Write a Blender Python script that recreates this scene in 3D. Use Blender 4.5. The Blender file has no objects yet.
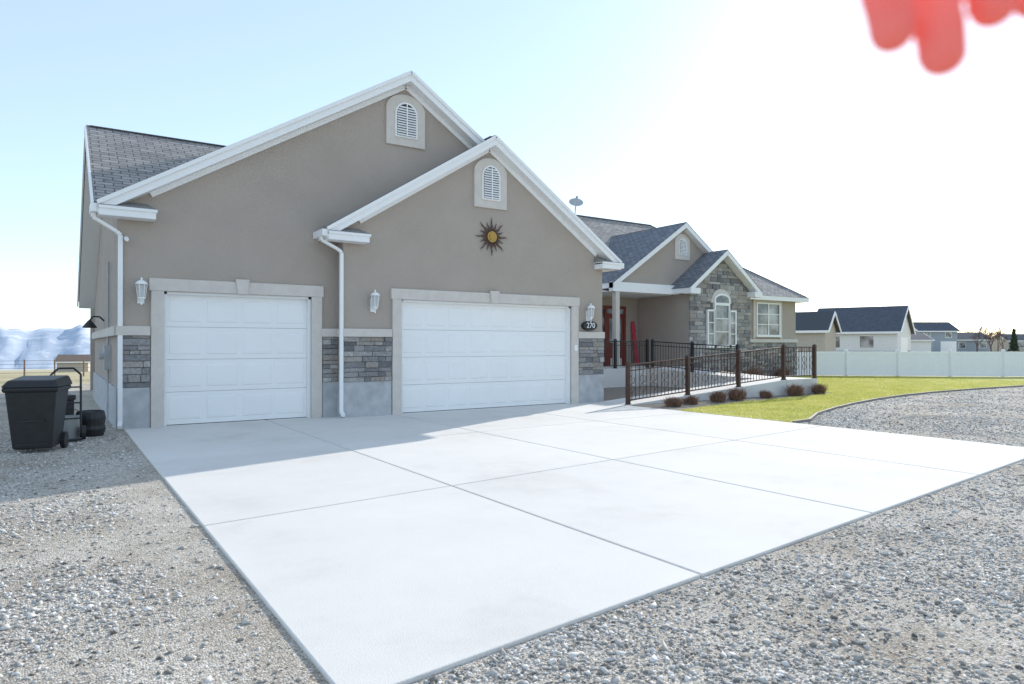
import bpy, bmesh, math, random
import numpy as np
from mathutils import Vector, Matrix
from mathutils import noise as mn
random.seed(7); rng=np.random.default_rng(7)
scene=bpy.context.scene
scene.view_settings.view_transform='Standard'
try: scene.view_settings.look='None'
except Exception: pass
scene.view_settings.exposure=0
R_=math.radians
YAW=33.8
GZ=-0.022
F=Vector((math.sin(R_(YAW)),math.cos(R_(YAW)),0)); Rt=Vector((math.cos(R_(YAW)),-math.sin(R_(YAW)),0))

# ---------------------------------------------------------------- materials
def newmat(name):
    m=bpy.data.materials.new(name); m.use_nodes=True
    nt=m.node_tree; b=nt.nodes['Principled BSDF']
    return m,nt,b
def N(nt,t,**k):
    n=nt.nodes.new(t)
    for a,v in k.items():
        if a in n.inputs: n.inputs[a].default_value=v
        else: setattr(n,a,v)
    return n
def ramp(nt,stops):
    n=nt.nodes.new('ShaderNodeValToRGB'); e=n.color_ramp.elements
    while len(e)<len(stops): e.new(0.5)
    for i,(p,c) in enumerate(stops):
        e[i].position=p; e[i].color=(*c,1)
    return n
def simple(name,col,rough=0.6,metal=0,var=0.08,scale=6,bump=0,bscale=80):
    m,nt,b=newmat(name)
    b.inputs['Roughness'].default_value=rough; b.inputs['Metallic'].default_value=metal
    tc=N(nt,'ShaderNodeTexCoord')
    no=N(nt,'ShaderNodeTexNoise',Scale=scale,Detail=5.0)
    nt.links.new(tc.outputs['Object'],no.inputs['Vector'])
    r=ramp(nt,[(0.3,tuple(c*(1-var) for c in col)),(0.7,tuple(min(1,c*(1+var)) for c in col))])
    nt.links.new(no.outputs['Fac'],r.inputs['Fac']); nt.links.new(r.outputs['Color'],b.inputs['Base Color'])
    if bump:
        n2=N(nt,'ShaderNodeTexNoise',Scale=bscale,Detail=6.0)
        nt.links.new(tc.outputs['Object'],n2.inputs['Vector'])
        bp=N(nt,'ShaderNodeBump',Strength=bump,Distance=0.02)
        nt.links.new(n2.outputs['Fac'],bp.inputs['Height']); nt.links.new(bp.outputs['Normal'],b.inputs['Normal'])
    return m
STUCCO=simple('stucco',(0.44,0.378,0.325),0.95,var=0.05,scale=1.1,bump=0.8,bscale=60)
TRIM=simple('stucco_trim',(0.66,0.61,0.555),0.9,var=0.05,bump=0.5,bscale=90)
WHITE=simple('white_paint',(0.87,0.87,0.865),0.5,var=0.02)
DOORW=simple('door_white',(0.89,0.885,0.875),0.45,var=0.02,scale=1.2,bump=0.05,bscale=40)
BASE=simple('foundation_concrete',(0.46,0.47,0.48),0.9,var=0.14,scale=5,bump=0.4,bscale=70)
RIDGE=simple('ridge_shingle',(0.25,0.24,0.235),0.95,var=0.25,scale=25)
BRONZE=simple('bronze_metal',(0.085,0.045,0.035),0.5,metal=0.3,var=0.2)
BLACK=simple('black_metal',(0.02,0.02,0.022),0.5,var=0.2)
DARK=simple('dark_gap',(0.05,0.05,0.05),0.9)
MORTAR=simple('stone_mortar',(0.16,0.155,0.15),0.95)
REDW=simple('red_door',(0.20,0.04,0.028),0.5,var=0.2,scale=14)
PINK=simple('red_board',(0.55,0.06,0.10),0.6,var=0.1)
BIN=simple('bin_plastic',(0.016,0.016,0.018),0.5,var=0.25,scale=9,bump=.1)
BARK=simple('bark',(0.16,0.105,0.085),0.95,var=0.3,scale=20,bump=0.5)
GOLD=simple('gold_metal',(0.45,0.28,0.07),0.4,metal=0.6,var=0.2,scale=20)
VINYL=simple('white_vinyl',(0.89,0.89,0.89),0.5,var=0.02)
CREAM=simple('cream_siding',(0.80,0.78,0.75),0.8,var=0.04)
GREYSID=simple('grey_siding',(0.33,0.37,0.42),0.8,var=0.06)
TANSID=simple('tan_siding',(0.50,0.44,0.36),0.8,var=0.06)
DROOF=simple('distant_roof',(0.08,0.09,0.115),0.9,var=0.2,scale=3)
WOOD=simple('weathered_wood',(0.24,0.17,0.13),0.9,var=0.3,scale=10)
BUCKET=simple('plastic_pail',(0.33,0.34,0.33),0.5,var=0.1)
def glassmat():
    m,nt,b=newmat('window_glass')
    b.inputs['Roughness'].default_value=0.06
    b.inputs['Specular IOR Level'].default_value=0.9
    tc=N(nt,'ShaderNodeTexCoord'); no=N(nt,'ShaderNodeTexNoise',Scale=1.3)
    nt.links.new(tc.outputs['Object'],no.inputs['Vector'])
    r=ramp(nt,[(0.4,(0.07,0.08,0.09)),(0.62,(0.40,0.41,0.42))]); nt.links.new(no.outputs['Fac'],r.inputs['Fac']); nt.links.new(r.outputs['Color'],b.inputs['Base Color'])
    return m
GLASS=glassmat()
def lampglass():
    m,nt,b=newmat('frosted_glass'); b.inputs['Base Color'].default_value=(0.75,0.76,0.75,1); b.inputs['Roughness'].default_value=0.25
    b.inputs['Transmission Weight'].default_value=0.4
    return m
LGLASS=lampglass()
def concrete():
    m,nt,b=newmat('driveway_concrete'); b.inputs['Roughness'].default_value=0.9
    tc=N(nt,'ShaderNodeTexCoord')
    a=N(nt,'ShaderNodeTexNoise',Scale=0.55,Detail=10.0,Roughness=0.7); f=N(nt,'ShaderNodeTexNoise',Scale=130.0,Detail=3.0)
    for n in (a,f): nt.links.new(tc.outputs['Object'],n.inputs['Vector'])
    r=ramp(nt,[(0.32,(0.67,0.645,0.605)),(0.46,(0.75,0.727,0.688)),(0.68,(0.80,0.778,0.74))]); nt.links.new(a.outputs['Fac'],r.inputs['Fac'])
    r2=ramp(nt,[(0.3,(0.84,0.84,0.84)),(0.6,(1,1,1))]); nt.links.new(f.outputs['Fac'],r2.inputs['Fac'])
    mx=N(nt,'ShaderNodeMix',data_type='RGBA',blend_type='MULTIPLY'); mx.inputs[0].default_value=1
    at=N(nt,'ShaderNodeAttribute',attribute_name='blk')
    r3=ramp(nt,[(0,(0.93,0.93,0.93)),(1,(1,1,1))]); nt.links.new(at.outputs['Fac'],r3.inputs['Fac'])
    mx2=N(nt,'ShaderNodeMix',data_type='RGBA',blend_type='MULTIPLY'); mx2.inputs[0].default_value=1
    nt.links.new(r.outputs['Color'],mx.inputs[6]); nt.links.new(r2.outputs['Color'],mx.inputs[7])
    nt.links.new(mx.outputs[2],mx2.inputs[6]); nt.links.new(r3.outputs['Color'],mx2.inputs[7])
    nt.links.new(mx2.outputs[2],b.inputs['Base Color'])
    bp=N(nt,'ShaderNodeBump',Strength=0.2,Distance=0.01); nt.links.new(f.outputs['Fac'],bp.inputs['Height']); nt.links.new(bp.outputs['Normal'],b.inputs['Normal'])
    return m
CONC=concrete()
def shingle(name,c1,c2):
    m,nt,b=newmat(name); b.inputs['Roughness'].default_value=0.95
    uv=N(nt,'ShaderNodeUVMap'); uv.uv_map='UVMap'
    br=N(nt,'ShaderNodeTexBrick'); br.offset=0.5
    for k,v in (('Scale',1.0),('Mortar Size',0.012),('Brick Width',0.30),('Row Height',0.14),('Bias',0.0)): br.inputs[k].default_value=v
    br.inputs['Color1'].default_value=(*c1,1); br.inputs['Color2'].default_value=(*c2,1); br.inputs['Mortar'].default_value=(c1[0]*.45,c1[1]*.45,c1[2]*.45,1)
    no=N(nt,'ShaderNodeTexNoise',Scale=3.0,Detail=8.0,Roughness=0.8)
    nt.links.new(uv.outputs[0],br.inputs['Vector']); nt.links.new(uv.outputs[0],no.inputs['Vector'])
    r=ramp(nt,[(0.3,(0.7,0.7,0.7)),(0.7,(1.2,1.2,1.2))]); nt.links.new(no.outputs['Fac'],r.inputs['Fac'])
    mx=N(nt,'ShaderNodeMix',data_type='RGBA',blend_type='MULTIPLY'); mx.inputs[0].default_value=1
    nt.links.new(br.outputs['Color'],mx.inputs[6]); nt.links.new(r.outputs['Color'],mx.inputs[7]); nt.links.new(mx.outputs[2],b.inputs['Base Color'])
    bp=N(nt,'ShaderNodeBump',Strength=0.6,Distance=0.02); nt.links.new(br.outputs['Fac'],bp.inputs['Height']); bp.invert=True
    nt.links.new(bp.outputs['Normal'],b.inputs['Normal'])
    return m
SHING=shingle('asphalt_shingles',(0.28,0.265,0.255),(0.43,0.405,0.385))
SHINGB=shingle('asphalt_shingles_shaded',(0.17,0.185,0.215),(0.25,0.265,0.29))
def stonemat():
    m,nt,b=newmat('ledge_stone'); b.inputs['Roughness'].default_value=0.9
    at=N(nt,'ShaderNodeAttribute',attribute_name='blk')
    r=ramp(nt,[(0,(0.17,0.17,0.175)),(0.3,(0.28,0.28,0.285)),(0.55,(0.42,0.41,0.40)),(0.8,(0.36,0.32,0.28)),(1,(0.55,0.54,0.53))])
    nt.links.new(at.outputs['Fac'],r.inputs['Fac'])
    tc=N(nt,'ShaderNodeTexCoord'); no=N(nt,'ShaderNodeTexNoise',Scale=18.0,Detail=8.0,Roughness=0.7); nt.links.new(tc.outputs['Object'],no.inputs['Vector'])
    r2=ramp(nt,[(0.3,(0.6,0.6,0.62)),(0.7,(1.2,1.18,1.15))]); nt.links.new(no.outputs['Fac'],r2.inputs['Fac'])
    mx=N(nt,'ShaderNodeMix',data_type='RGBA',blend_type='MULTIPLY'); mx.inputs[0].default_value=1
    nt.links.new(r.outputs['Color'],mx.inputs[6]); nt.links.new(r2.outputs['Color'],mx.inputs[7]); nt.links.new(mx.outputs[2],b.inputs['Base Color'])
    bp=N(nt,'ShaderNodeBump',Strength=1.0,Distance=0.03); nt.links.new(no.outputs['Fac'],bp.inputs['Height']); nt.links.new(bp.outputs['Normal'],b.inputs['Normal'])
    return m
STONE=stonemat()
def gravelstone():
    m,nt,b=newmat('gravel_stone'); b.inputs['Roughness'].default_value=0.9
    at=N(nt,'ShaderNodeAttribute',attribute_name='blk')
    r=ramp(nt,[(0,(0.13,0.12,0.11)),(0.18,(0.29,0.27,0.245)),(0.45,(0.48,0.455,0.42)),(0.75,(0.63,0.61,0.575)),(1,(0.82,0.80,0.77))])
    nt.links.new(at.outputs['Fac'],r.inputs['Fac']); nt.links.new(r.outputs['Color'],b.inputs['Base Color'])
    return m
GSTONE=gravelstone()
def groundmat():
    m,nt,b=newmat('ground_gravel'); b.inputs['Roughness'].default_value=1.0
    tc=N(nt,'ShaderNodeTexCoord'); P=tc.outputs['Object']
    vo=N(nt,'ShaderNodeTexVoronoi',Scale=95.0); nt.links.new(P,vo.inputs['Vector'])
    sep=N(nt,'ShaderNodeSeparateColor'); nt.links.new(vo.outputs['Color'],sep.inputs[0])
    r=ramp(nt,[(0,(0.30,0.265,0.225)),(0.4,(0.46,0.42,0.365)),(0.75,(0.58,0.545,0.49)),(1,(0.76,0.73,0.68))]); nt.links.new(sep.outputs[0],r.inputs['Fac'])
    big=N(nt,'ShaderNodeTexNoise',Scale=0.8,Detail=9.0,Roughness=0.7); nt.links.new(P,big.inputs['Vector'])
    rb=ramp(nt,[(0.34,(0.70,0.64,0.57)),(0.5,(0.98,0.96,0.93)),(0.66,(1.18,1.17,1.15))]); nt.links.new(big.outputs['Fac'],rb.inputs['Fac'])
    mx=N(nt,'ShaderNodeMix',data_type='RGBA',blend_type='MULTIPLY'); mx.inputs[0].default_value=1
    nt.links.new(r.outputs['Color'],mx.inputs[6]); nt.links.new(rb.outputs['Color'],mx.inputs[7])
    fn=N(nt,'ShaderNodeTexNoise',Scale=0.15,Detail=9.0,Roughness=0.7); nt.links.new(P,fn.inputs['Vector'])
    rf=ramp(nt,[(0.35,(0.34,0.29,0.17)),(0.55,(0.54,0.46,0.27)),(0.7,(0.44,0.41,0.22))]); nt.links.new(fn.outputs['Fac'],rf.inputs['Fac'])
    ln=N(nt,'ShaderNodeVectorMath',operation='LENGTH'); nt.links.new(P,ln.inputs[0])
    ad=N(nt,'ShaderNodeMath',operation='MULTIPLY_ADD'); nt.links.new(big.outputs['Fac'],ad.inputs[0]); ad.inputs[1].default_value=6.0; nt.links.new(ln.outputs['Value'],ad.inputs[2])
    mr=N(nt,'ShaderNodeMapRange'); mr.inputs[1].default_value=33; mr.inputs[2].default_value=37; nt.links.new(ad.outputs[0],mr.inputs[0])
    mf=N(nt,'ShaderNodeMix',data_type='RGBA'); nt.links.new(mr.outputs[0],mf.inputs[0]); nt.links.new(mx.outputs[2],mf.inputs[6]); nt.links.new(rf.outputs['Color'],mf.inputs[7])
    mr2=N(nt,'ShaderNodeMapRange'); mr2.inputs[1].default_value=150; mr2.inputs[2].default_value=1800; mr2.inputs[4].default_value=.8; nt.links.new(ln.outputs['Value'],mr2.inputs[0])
    mh=N(nt,'ShaderNodeMix',data_type='RGBA'); nt.links.new(mr2.outputs[0],mh.inputs[0]); nt.links.new(mf.outputs[2],mh.inputs[6]); mh.inputs[7].default_value=(.62,.64,.66,1)  # distance haze painted in: far ground fades to pale grey
    nt.links.new(mh.outputs[2],b.inputs['Base Color'])
    bp=N(nt,'ShaderNodeBump',Strength=0.8,Distance=0.012); nt.links.new(vo.outputs['Distance'],bp.inputs['Height']); bp.invert=True
    bp2=N(nt,'ShaderNodeBump',Strength=0.5,Distance=0.10); nt.links.new(big.outputs['Fac'],bp2.inputs['Height']); nt.links.new(bp.outputs['Normal'],bp2.inputs['Normal'])
    nt.links.new(bp2.outputs['Normal'],b.inputs['Normal'])
    return m
GROUND=groundmat()
def lawnmat(name,stops,scale=1.2,bump=1.0):
    m,nt,b=newmat(name); b.inputs['Roughness'].default_value=0.95
    tc=N(nt,'ShaderNodeTexCoord'); P=tc.outputs['Object']
    a=N(nt,'ShaderNodeTexNoise',Scale=scale,Detail=9.0,Roughness=0.75); nt.links.new(P,a.inputs['Vector'])
    r=ramp(nt,stops); nt.links.new(a.outputs['Fac'],r.inputs['Fac']); nt.links.new(r.outputs['Color'],b.inputs['Base Color'])
    if bump:
        f=N(nt,'ShaderNodeTexNoise',Scale=60.0,Detail=4.0); nt.links.new(P,f.inputs['Vector'])
        bp=N(nt,'ShaderNodeBump',Strength=bump,Distance=0.03); nt.links.new(f.outputs['Fac'],bp.inputs['Height']); nt.links.new(bp.outputs['Normal'],b.inputs['Normal'])
    return m
LAWN=lawnmat('lawn_grass',[(0.32,(0.26,0.28,0.06)),(0.46,(0.42,0.42,0.10)),(0.56,(0.54,0.51,0.16)),(0.70,(0.63,0.55,0.28))],scale=.9,bump=.5)
def blademat():
    m=lawnmat('grass_blade',[(0.32,(0.26,0.31,0.05)),(0.46,(0.42,0.44,0.09)),(0.56,(0.54,0.51,0.16)),(0.70,(0.63,0.55,0.27))],.9,bump=0)
    nt=m.node_tree; b=nt.nodes['Principled BSDF']; out=nt.nodes['Material Output']
    t=N(nt,'ShaderNodeBsdfTranslucent'); t.inputs['Color'].default_value=(.56,.56,.14,1)
    mx=N(nt,'ShaderNodeMixShader'); mx.inputs[0].default_value=.42
    nt.links.new(b.outputs[0],mx.inputs[1]); nt.links.new(t.outputs[0],mx.inputs[2]); nt.links.new(mx.outputs[0],out.inputs['Surface'])
    return m
BLADE=blademat()
TUFT=lawnmat('dry_shrub',[(0.3,(0.14,0.075,0.055)),(0.5,(0.27,0.15,0.10)),(0.7,(0.36,0.26,0.18))],9,bump=0)
CONIF=lawnmat('conifer_foliage',[(0.3,(0.04,0.06,0.04)),(0.7,(0.07,0.10,0.06))],2,bump=0)
MULCH=lawnmat('mulch',[(0.3,(0.18,0.15,0.12)),(0.7,(0.36,0.32,0.27))],8)
def mountmat():
    m,nt,b=newmat('mountain_snow_haze'); b.inputs['Roughness'].default_value=1
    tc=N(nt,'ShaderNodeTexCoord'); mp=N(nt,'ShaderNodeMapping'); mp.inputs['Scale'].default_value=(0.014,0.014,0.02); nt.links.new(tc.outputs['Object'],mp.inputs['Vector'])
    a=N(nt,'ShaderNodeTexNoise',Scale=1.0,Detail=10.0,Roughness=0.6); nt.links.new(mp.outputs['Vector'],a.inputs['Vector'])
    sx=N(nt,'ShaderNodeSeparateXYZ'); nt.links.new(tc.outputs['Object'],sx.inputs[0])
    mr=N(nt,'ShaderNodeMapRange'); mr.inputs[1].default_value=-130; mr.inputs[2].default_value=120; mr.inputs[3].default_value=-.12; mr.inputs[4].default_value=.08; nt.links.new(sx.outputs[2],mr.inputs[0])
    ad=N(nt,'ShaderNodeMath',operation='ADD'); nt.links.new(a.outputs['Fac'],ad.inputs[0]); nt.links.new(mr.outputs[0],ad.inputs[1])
    r=ramp(nt,[(0.38,(0.42,0.49,0.59)),(0.53,(0.47,0.54,0.64)),(0.63,(0.62,0.67,0.74))]); nt.links.new(ad.outputs[0],r.inputs['Fac']); nt.links.new(r.outputs['Color'],b.inputs['Base Color'])  # snow and rock tones, with bluish aerial haze painted into the colour
    return m
MOUNT=mountmat()
def skinmat():
    m,nt,b=newmat('skin'); out=nt.nodes['Material Output']
    b.inputs['Roughness'].default_value=0.6
    tc=N(nt,'ShaderNodeTexCoord'); no=N(nt,'ShaderNodeTexNoise',Scale=60.0); nt.links.new(tc.outputs['Object'],no.inputs['Vector'])
    r=ramp(nt,[(0.3,(0.94,0.47,0.41)),(0.7,(0.97,0.54,0.47))]); nt.links.new(no.outputs['Fac'],r.inputs['Fac']); nt.links.new(r.outputs['Color'],b.inputs['Base Color'])
    t=N(nt,'ShaderNodeBsdfTranslucent'); t.inputs['Color'].default_value=(1.0,0.25,0.21,1)
    mx=N(nt,'ShaderNodeMixShader'); mx.inputs[0].default_value=0.55
    nt.links.new(b.outputs[0],mx.inputs[1]); nt.links.new(t.outputs[0],mx.inputs[2]); nt.links.new(mx.outputs[0],out.inputs['Surface'])
    return m
SKIN=skinmat()
SLEEVE=simple('sleeve_fabric',(0.06,0.07,0.10),0.95,var=0.2,scale=40)

# ---------------------------------------------------------------- builders
def link(o,parent=None):
    scene.collection.objects.link(o)
    if parent: o.parent=parent
    return o
def empty(name):
    e=bpy.data.objects.new(name,None); e.empty_display_size=0.3; return link(e)
def mk(name,verts,faces,mat,parent=None,smooth=False,blk=None,bevel=0,uvs=None):
    me=bpy.data.meshes.new(name); me.from_pydata([tuple(v) for v in verts],[],faces); 
    if blk is not None:
        a=me.attributes.new('blk','FLOAT','FACE'); a.data.foreach_set('value',np.array(blk,dtype=np.float32))
    if smooth:
        me.polygons.foreach_set('use_smooth',[True]*len(me.polygons))
    me.materials.append(mat)
    bm=bmesh.new(); bm.from_mesh(me); bmesh.ops.recalc_face_normals(bm,faces=bm.faces); bm.to_mesh(me); bm.free()
    me.update()
    o=bpy.data.objects.new(name,me); link(o,parent)
    if bevel:
        md=o.modifiers.new('b','BEVEL'); md.width=bevel; md.segments=2; md.limit_method='ANGLE'
    return o
class MB:
    def __init__(s): s.v=[]; s.f=[]; s.b=[]
    def hexa(s,c8,blk=0.5):
        n=len(s.v); s.v+= [tuple(p) for p in c8]
        for q in ((0,3,2,1),(4,5,6,7),(0,1,5,4),(1,2,6,5),(2,3,7,6),(3,0,4,7)):
            s.f.append(tuple(n+i for i in q)); s.b.append(blk)
    def box(s,x0,x1,y0,y1,z0,z1,blk=0.5):
        s.hexa([(x0,y0,z0),(x1,y0,z0),(x1,y1,z0),(x0,y1,z0),(x0,y0,z1),(x1,y0,z1),(x1,y1,z1),(x0,y1,z1)],blk)
    def beam(s,p0,p1,w,h,blk=0.5):
        p0=Vector(p0);p1=Vector(p1);d=(p1-p0).normalized()
        up=Vector((0,0,1)) if abs(d.z)<0.95 else Vector((0,1,0))
        a=d.cross(up).normalized()*w/2; u=a.cross(d).normalized()*h/2
        s.hexa([p0-a-u,p0+a-u,p0+a+u,p0-a+u,p1-a-u,p1+a-u,p1+a+u,p1-a+u],blk)
    def tube(s,p0,p1,r0,r1=None,n=8,cap=True,blk=0.5):
        if r1 is None:r1=r0
        p0=Vector(p0);p1=Vector(p1);d=(p1-p0).normalized()
        up=Vector((0,0,1)) if abs(d.z)<0.95 else Vector((1,0,0))
        a=d.cross(up).normalized(); u=a.cross(d).normalized(); k=len(s.v)
        for p,r in ((p0,r0),(p1,r1)):
            for i in range(n):
                t=2*math.pi*i/n; s.v.append(tuple(p+a*math.cos(t)*r+u*math.sin(t)*r))
        for i in range(n):
            j=(i+1)%n; s.f.append((k+i,k+j,k+n+j,k+n+i)); s.b.append(blk)
        if cap:
            s.f.append(tuple(k+i for i in range(n))); s.f.append(tuple(k+n+i for i in range(n))); s.b+=[blk,blk]
    def ring(s,c,r,t,ax1,ax2,n=14):
        c=Vector(c);pts=[c+Vector(ax1)*r*math.cos(2*math.pi*i/n)+Vector(ax2)*r*math.sin(2*math.pi*i/n) for i in range(n)]
        for i in range(n): s.tube(pts[i],pts[(i+1)%n],t,n=4,cap=False)
    def prism_xz(s,pts,y0,y1,blk=0.5):
        k=len(s.v);n=len(pts)
        for y in (y0,y1):
            for x,z in pts: s.v.append((x,y,z))
        s.f.append(tuple(k+i for i in range(n))); s.f.append(tuple(k+n+i for i in reversed(range(n)))); s.b+=[blk,blk]
        for i in range(n):
            j=(i+1)%n; s.f.append((k+i,k+n+i,k+n+j,k+j)); s.b.append(blk)
    def build(s,name,mat,parent=None,smooth=False,bevel=0): return mk(name,s.v,s.f,mat,parent,smooth,s.b,bevel)
def box(name,x0,x1,y0,y1,z0,z1,mat,parent,bevel=0):
    m=MB(); m.box(x0,x1,y0,y1,z0,z1); return m.build(name,mat,parent,bevel=bevel)
def prism(name,pts,y0,y1,mat,parent,bevel=0):
    m=MB(); m.prism_xz(pts,y0,y1); return m.build(name,mat,parent,bevel=bevel)
def roof(name,poly,parent,body=0.22,mat=None,trim=None):
    mat=mat or SHING; P=[Vector(p) for p in poly]
    nrm=(P[1]-P[0]).cross(P[2]-P[0]).normalized()
    if nrm.z<0: nrm=-nrm; 
    n=len(P)
    v=[p-Vector((0,0,0.018)) for p in P]+[p-Vector((0,0,body)) for p in P]
    f=[tuple(range(n)),tuple(range(2*n-1,n-1,-1))]+[(i,n+i,n+(i+1)%n,(i+1)%n) for i in range(n)]
    mk(name+'_soffit_fascia',v,f,trim or WHITE,parent)
    c=sum(P,Vector())/n
    Q=[p+(p-c).normalized()*0.02 for p in P]
    Q=[q-nrm*((q-P[0]).dot(nrm)) for q in Q]
    v=Q+[p-Vector((0,0,0.014)) for p in Q]
    o=mk(name+'_shingles',v,f,mat,parent)
    eh=Vector((0,0,1)).cross(nrm).normalized(); ev=nrm.cross(eh).normalized()
    uvl=o.data.uv_layers.new(name='UVMap')
    for l in o.data.loops:
        p=o.data.vertices[l.vertex_index].co; uvl.data[l.index].uv=(p.dot(eh),p.dot(ev))
def arch(cx,z0,w,h,n=12):
    r=w/2; pts=[(cx-r,z0),(cx+r,z0)]
    ry=min(r,h*0.6)
    for i in range(n+1):
        t=math.pi*i/n; pts.append((cx+r*math.cos(t),z0+h-ry+ry*math.sin(t)))
    return pts
def vent(name,cx,z0,w,h,y,parent,tr=0.2,sq=True):
    e=parent
    pts=[(cx-w/2,z0),(cx+w/2,z0),(cx+w/2,z0+h*.74)]
    for i in range(1,12):
        t=math.pi*i/12; pts.append((cx+w/2*math.cos(t)*(1-.10*math.sin(t)),z0+h*.74+h*.26*math.sin(t)))
    pts.append((cx-w/2,z0+h*.74))
    prism(name+'_surround',pts,y-0.05,y+0.02,TRIM,e,bevel=0.008)
    iw=w-2*tr; ih=h-2*tr*0.9; iz=z0+tr*0.9
    prism(name+'_frame',arch(cx,iz,iw,ih),y-0.075,y-0.045,WHITE,e)
    prism(name+'_back',arch(cx,iz+0.04,iw-0.08,ih-0.08),y-0.079,y-0.07,DARK,e)
    m=MB(); k=int((ih-0.08)/0.055); r=(iw-0.08)/2; sp=iz+0.04+(ih-0.08)-min(r,(ih-.08)*.6)
    for i in range(k):
        z=iz+0.06+i*0.055; hw=r
        if z>sp:
            q=1-((z-sp)/max(1e-3,min(r,(ih-.08)*.6)))**2
            if q<=0.03: continue
            hw=r*math.sqrt(q)
        m.hexa([(cx-hw,y-0.105,z-0.02),(cx+hw,y-0.105,z-0.02),(cx+hw,y-0.081,z+0.012),(cx-hw,y-0.081,z+0.012),
                (cx-hw,y-0.105,z-0.008),(cx+hw,y-0.105,z-0.008),(cx+hw,y-0.081,z+0.024),(cx-hw,y-0.081,z+0.024)])
    m.box(cx-0.012,cx+0.012,y-0.112,y-0.1,iz+0.03,iz+ih-0.05)
    m.build(name+'_louvers',WHITE,e)
def stones(name,x0,x1,z0,z1,y,parent,clip=None,hole=None,rmin=.07,rmax=.14):
    m=MB(); z=z0
    while z<z1-0.02:
        h=random.uniform(rmin,rmax); h=min(h,z1-z)
        if z1-(z+h)<0.05: h=z1-z
        x=x0
        while x<x1-0.01:
            w=random.uniform(0.14,0.48); 
            if x1-(x+w)<0.1: w=x1-x
            xe=min(x1,x+w); pr=random.uniform(0.03,0.07); bl=random.random(); g=0.004
            ok=True; mx=(x+xe)/2; mz=z+h/2
            if clip and not clip(mx,z+h*0.7): ok=False
            if hole and hole[0]<mx<hole[1] and hole[2]<mz<hole[3]: ok=False
            if ok:
                j=lambda:random.uniform(-.004,.004); tp=random.uniform(-.012,.012)
                m.hexa([(x+g,y-pr,z+g),(xe-g,y-pr+tp,z+g+j()),(xe-g,y+.02,z+g),(x+g,y+.02,z+g),
                        (x+g+j(),y-pr+tp,z+h-g+j()),(xe-g,y-pr,z+h-g),(xe-g,y+.02,z+h-g),(x+g,y+.02,z+h-g)],bl)
            x=xe
        z+=h
    return m.build(name,STONE,parent,bevel=0.006)

# ---------------------------------------------------------------- ground
angs=[R_(a) for a in range(-180,181,4)]
rad=[0,3,6,10,15,20,26,32,40,55,80,120,200,400,900,2000,4500,9000]
V=[];Fc=[]
def w_left(az):
    az=math.degrees(az)
    if az<-70: return max(0,1-(-70-az)/30)
    return 1 if az<14 else max(0,1-(az-14)/14)
for r in rad:
    for a in angs:
        z=GZ-0.029*max(0,r-34)*w_left(a)
        V.append((r*math.sin(a),r*math.cos(a),z))
na=len(angs)
for i in range(len(rad)-1):
    for j in range(na-1):
        Fc.append((i*na+j,i*na+j+1,(i+1)*na+j+1,(i+1)*na+j))
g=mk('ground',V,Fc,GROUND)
V=[];Fc=[]; az=[ -75+i*0.25 for i in range(int(115/0.25))]
prof=[0,0.12,0.3,0.5,0.72,0.9,1.0,0.7,0]
for i,a in enumerate(az):
    hh=105+34*mn.noise(Vector((a*0.3,0,3)))+18*mn.noise(Vector((a*1.1,5,1)))
    if a>14: hh*=max(0.25,1-(a-14)/20)
    for k,p in enumerate(prof):
        r=4300+k*170; rr=r+140*mn.noise(Vector((a*0.9,k*0.7,0)))
        z=-150+(hh+150)*p+ (14*mn.noise(Vector((a*1.6,k*1.1,2))) if 0<k<8 else 0)
        V.append((rr*math.sin(R_(a)),rr*math.cos(R_(a)),z))
K=len(prof)
for i in range(len(az)-1):
    for k in range(K-1): Fc.append((i*K+k,i*K+k+1,(i+1)*K+k+1,(i+1)*K+k))
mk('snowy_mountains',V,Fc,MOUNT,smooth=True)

# ---------------------------------------------------------------- driveway
def yf(x): return 2.68+0.1*x
def ym(x): return 6.03+0.11*x
def yt(x): return 9.75+0.06*x
xc=[1.03,3.52,6.08,8.9,11.85]; yc=[yf,ym,yt,lambda x:14.3]
m=MB(); G=0.009
for i in range(4):
    for j in range(3):
        xa,xb=xc[i]+(G if i else 0),xc[i+1]-(G if i<3 else 0)
        a,b=yc[j],yc[j+1]; g0=G if j else 0; g1=G if j<2 else 0
        p=[(xa,a(xa)+g0),(xb,a(xb)+g0),(xb,b(xb)-g1),(xa,b(xa)-g1)]
        m.hexa([(x,y,-0.12) for x,y in p]+[(x,y,0.0) for x,y in p],random.random())
m.build('driveway',CONC,bevel=0.008)
box('driveway_subbase',1.1,11.8,3.95,14.2,-0.10,-0.025,DARK,None)

# ---------------------------------------------------------------- house
H=empty('stucco_house')
P1=6.5;Z1=7.53;sL1=.60;sR1=.655
def r1(x): return Z1-(sL1*(P1-x) if x<P1 else sR1*(x-P1))
W1=14.0; d1l,d1r=1.665,4.39; dh=2.49
prism('garage_gable_wall',[(.93,-.1),(d1l,-.1),(d1l,dh),(d1r,dh),(d1r,-.1),(12.05,-.1),(12.05,r1(12.05)-.1),(P1,Z1-.1),(.93,r1(.93)-.1)],W1,W1+.3,STUCCO,H)
P2=8.5;Z2=6.37;sL2=.63;sR2=.68
def r2(x): return Z2-(sL2*(P2-x) if x<P2 else sR2*(x-P2))
W2=13.68; d2l,d2r=6.25,10.97
prism('double_garage_gable_wall',[(4.95,-.1),(d2l,-.1),(d2l,dh),(d2r,dh),(d2r,-.1),(12.03,-.1),(12.03,r2(12.03)-.1),(P2,Z2-.1),(4.95,r2(4.95)-.1)],W2,W1-.003,STUCCO,H)
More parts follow.
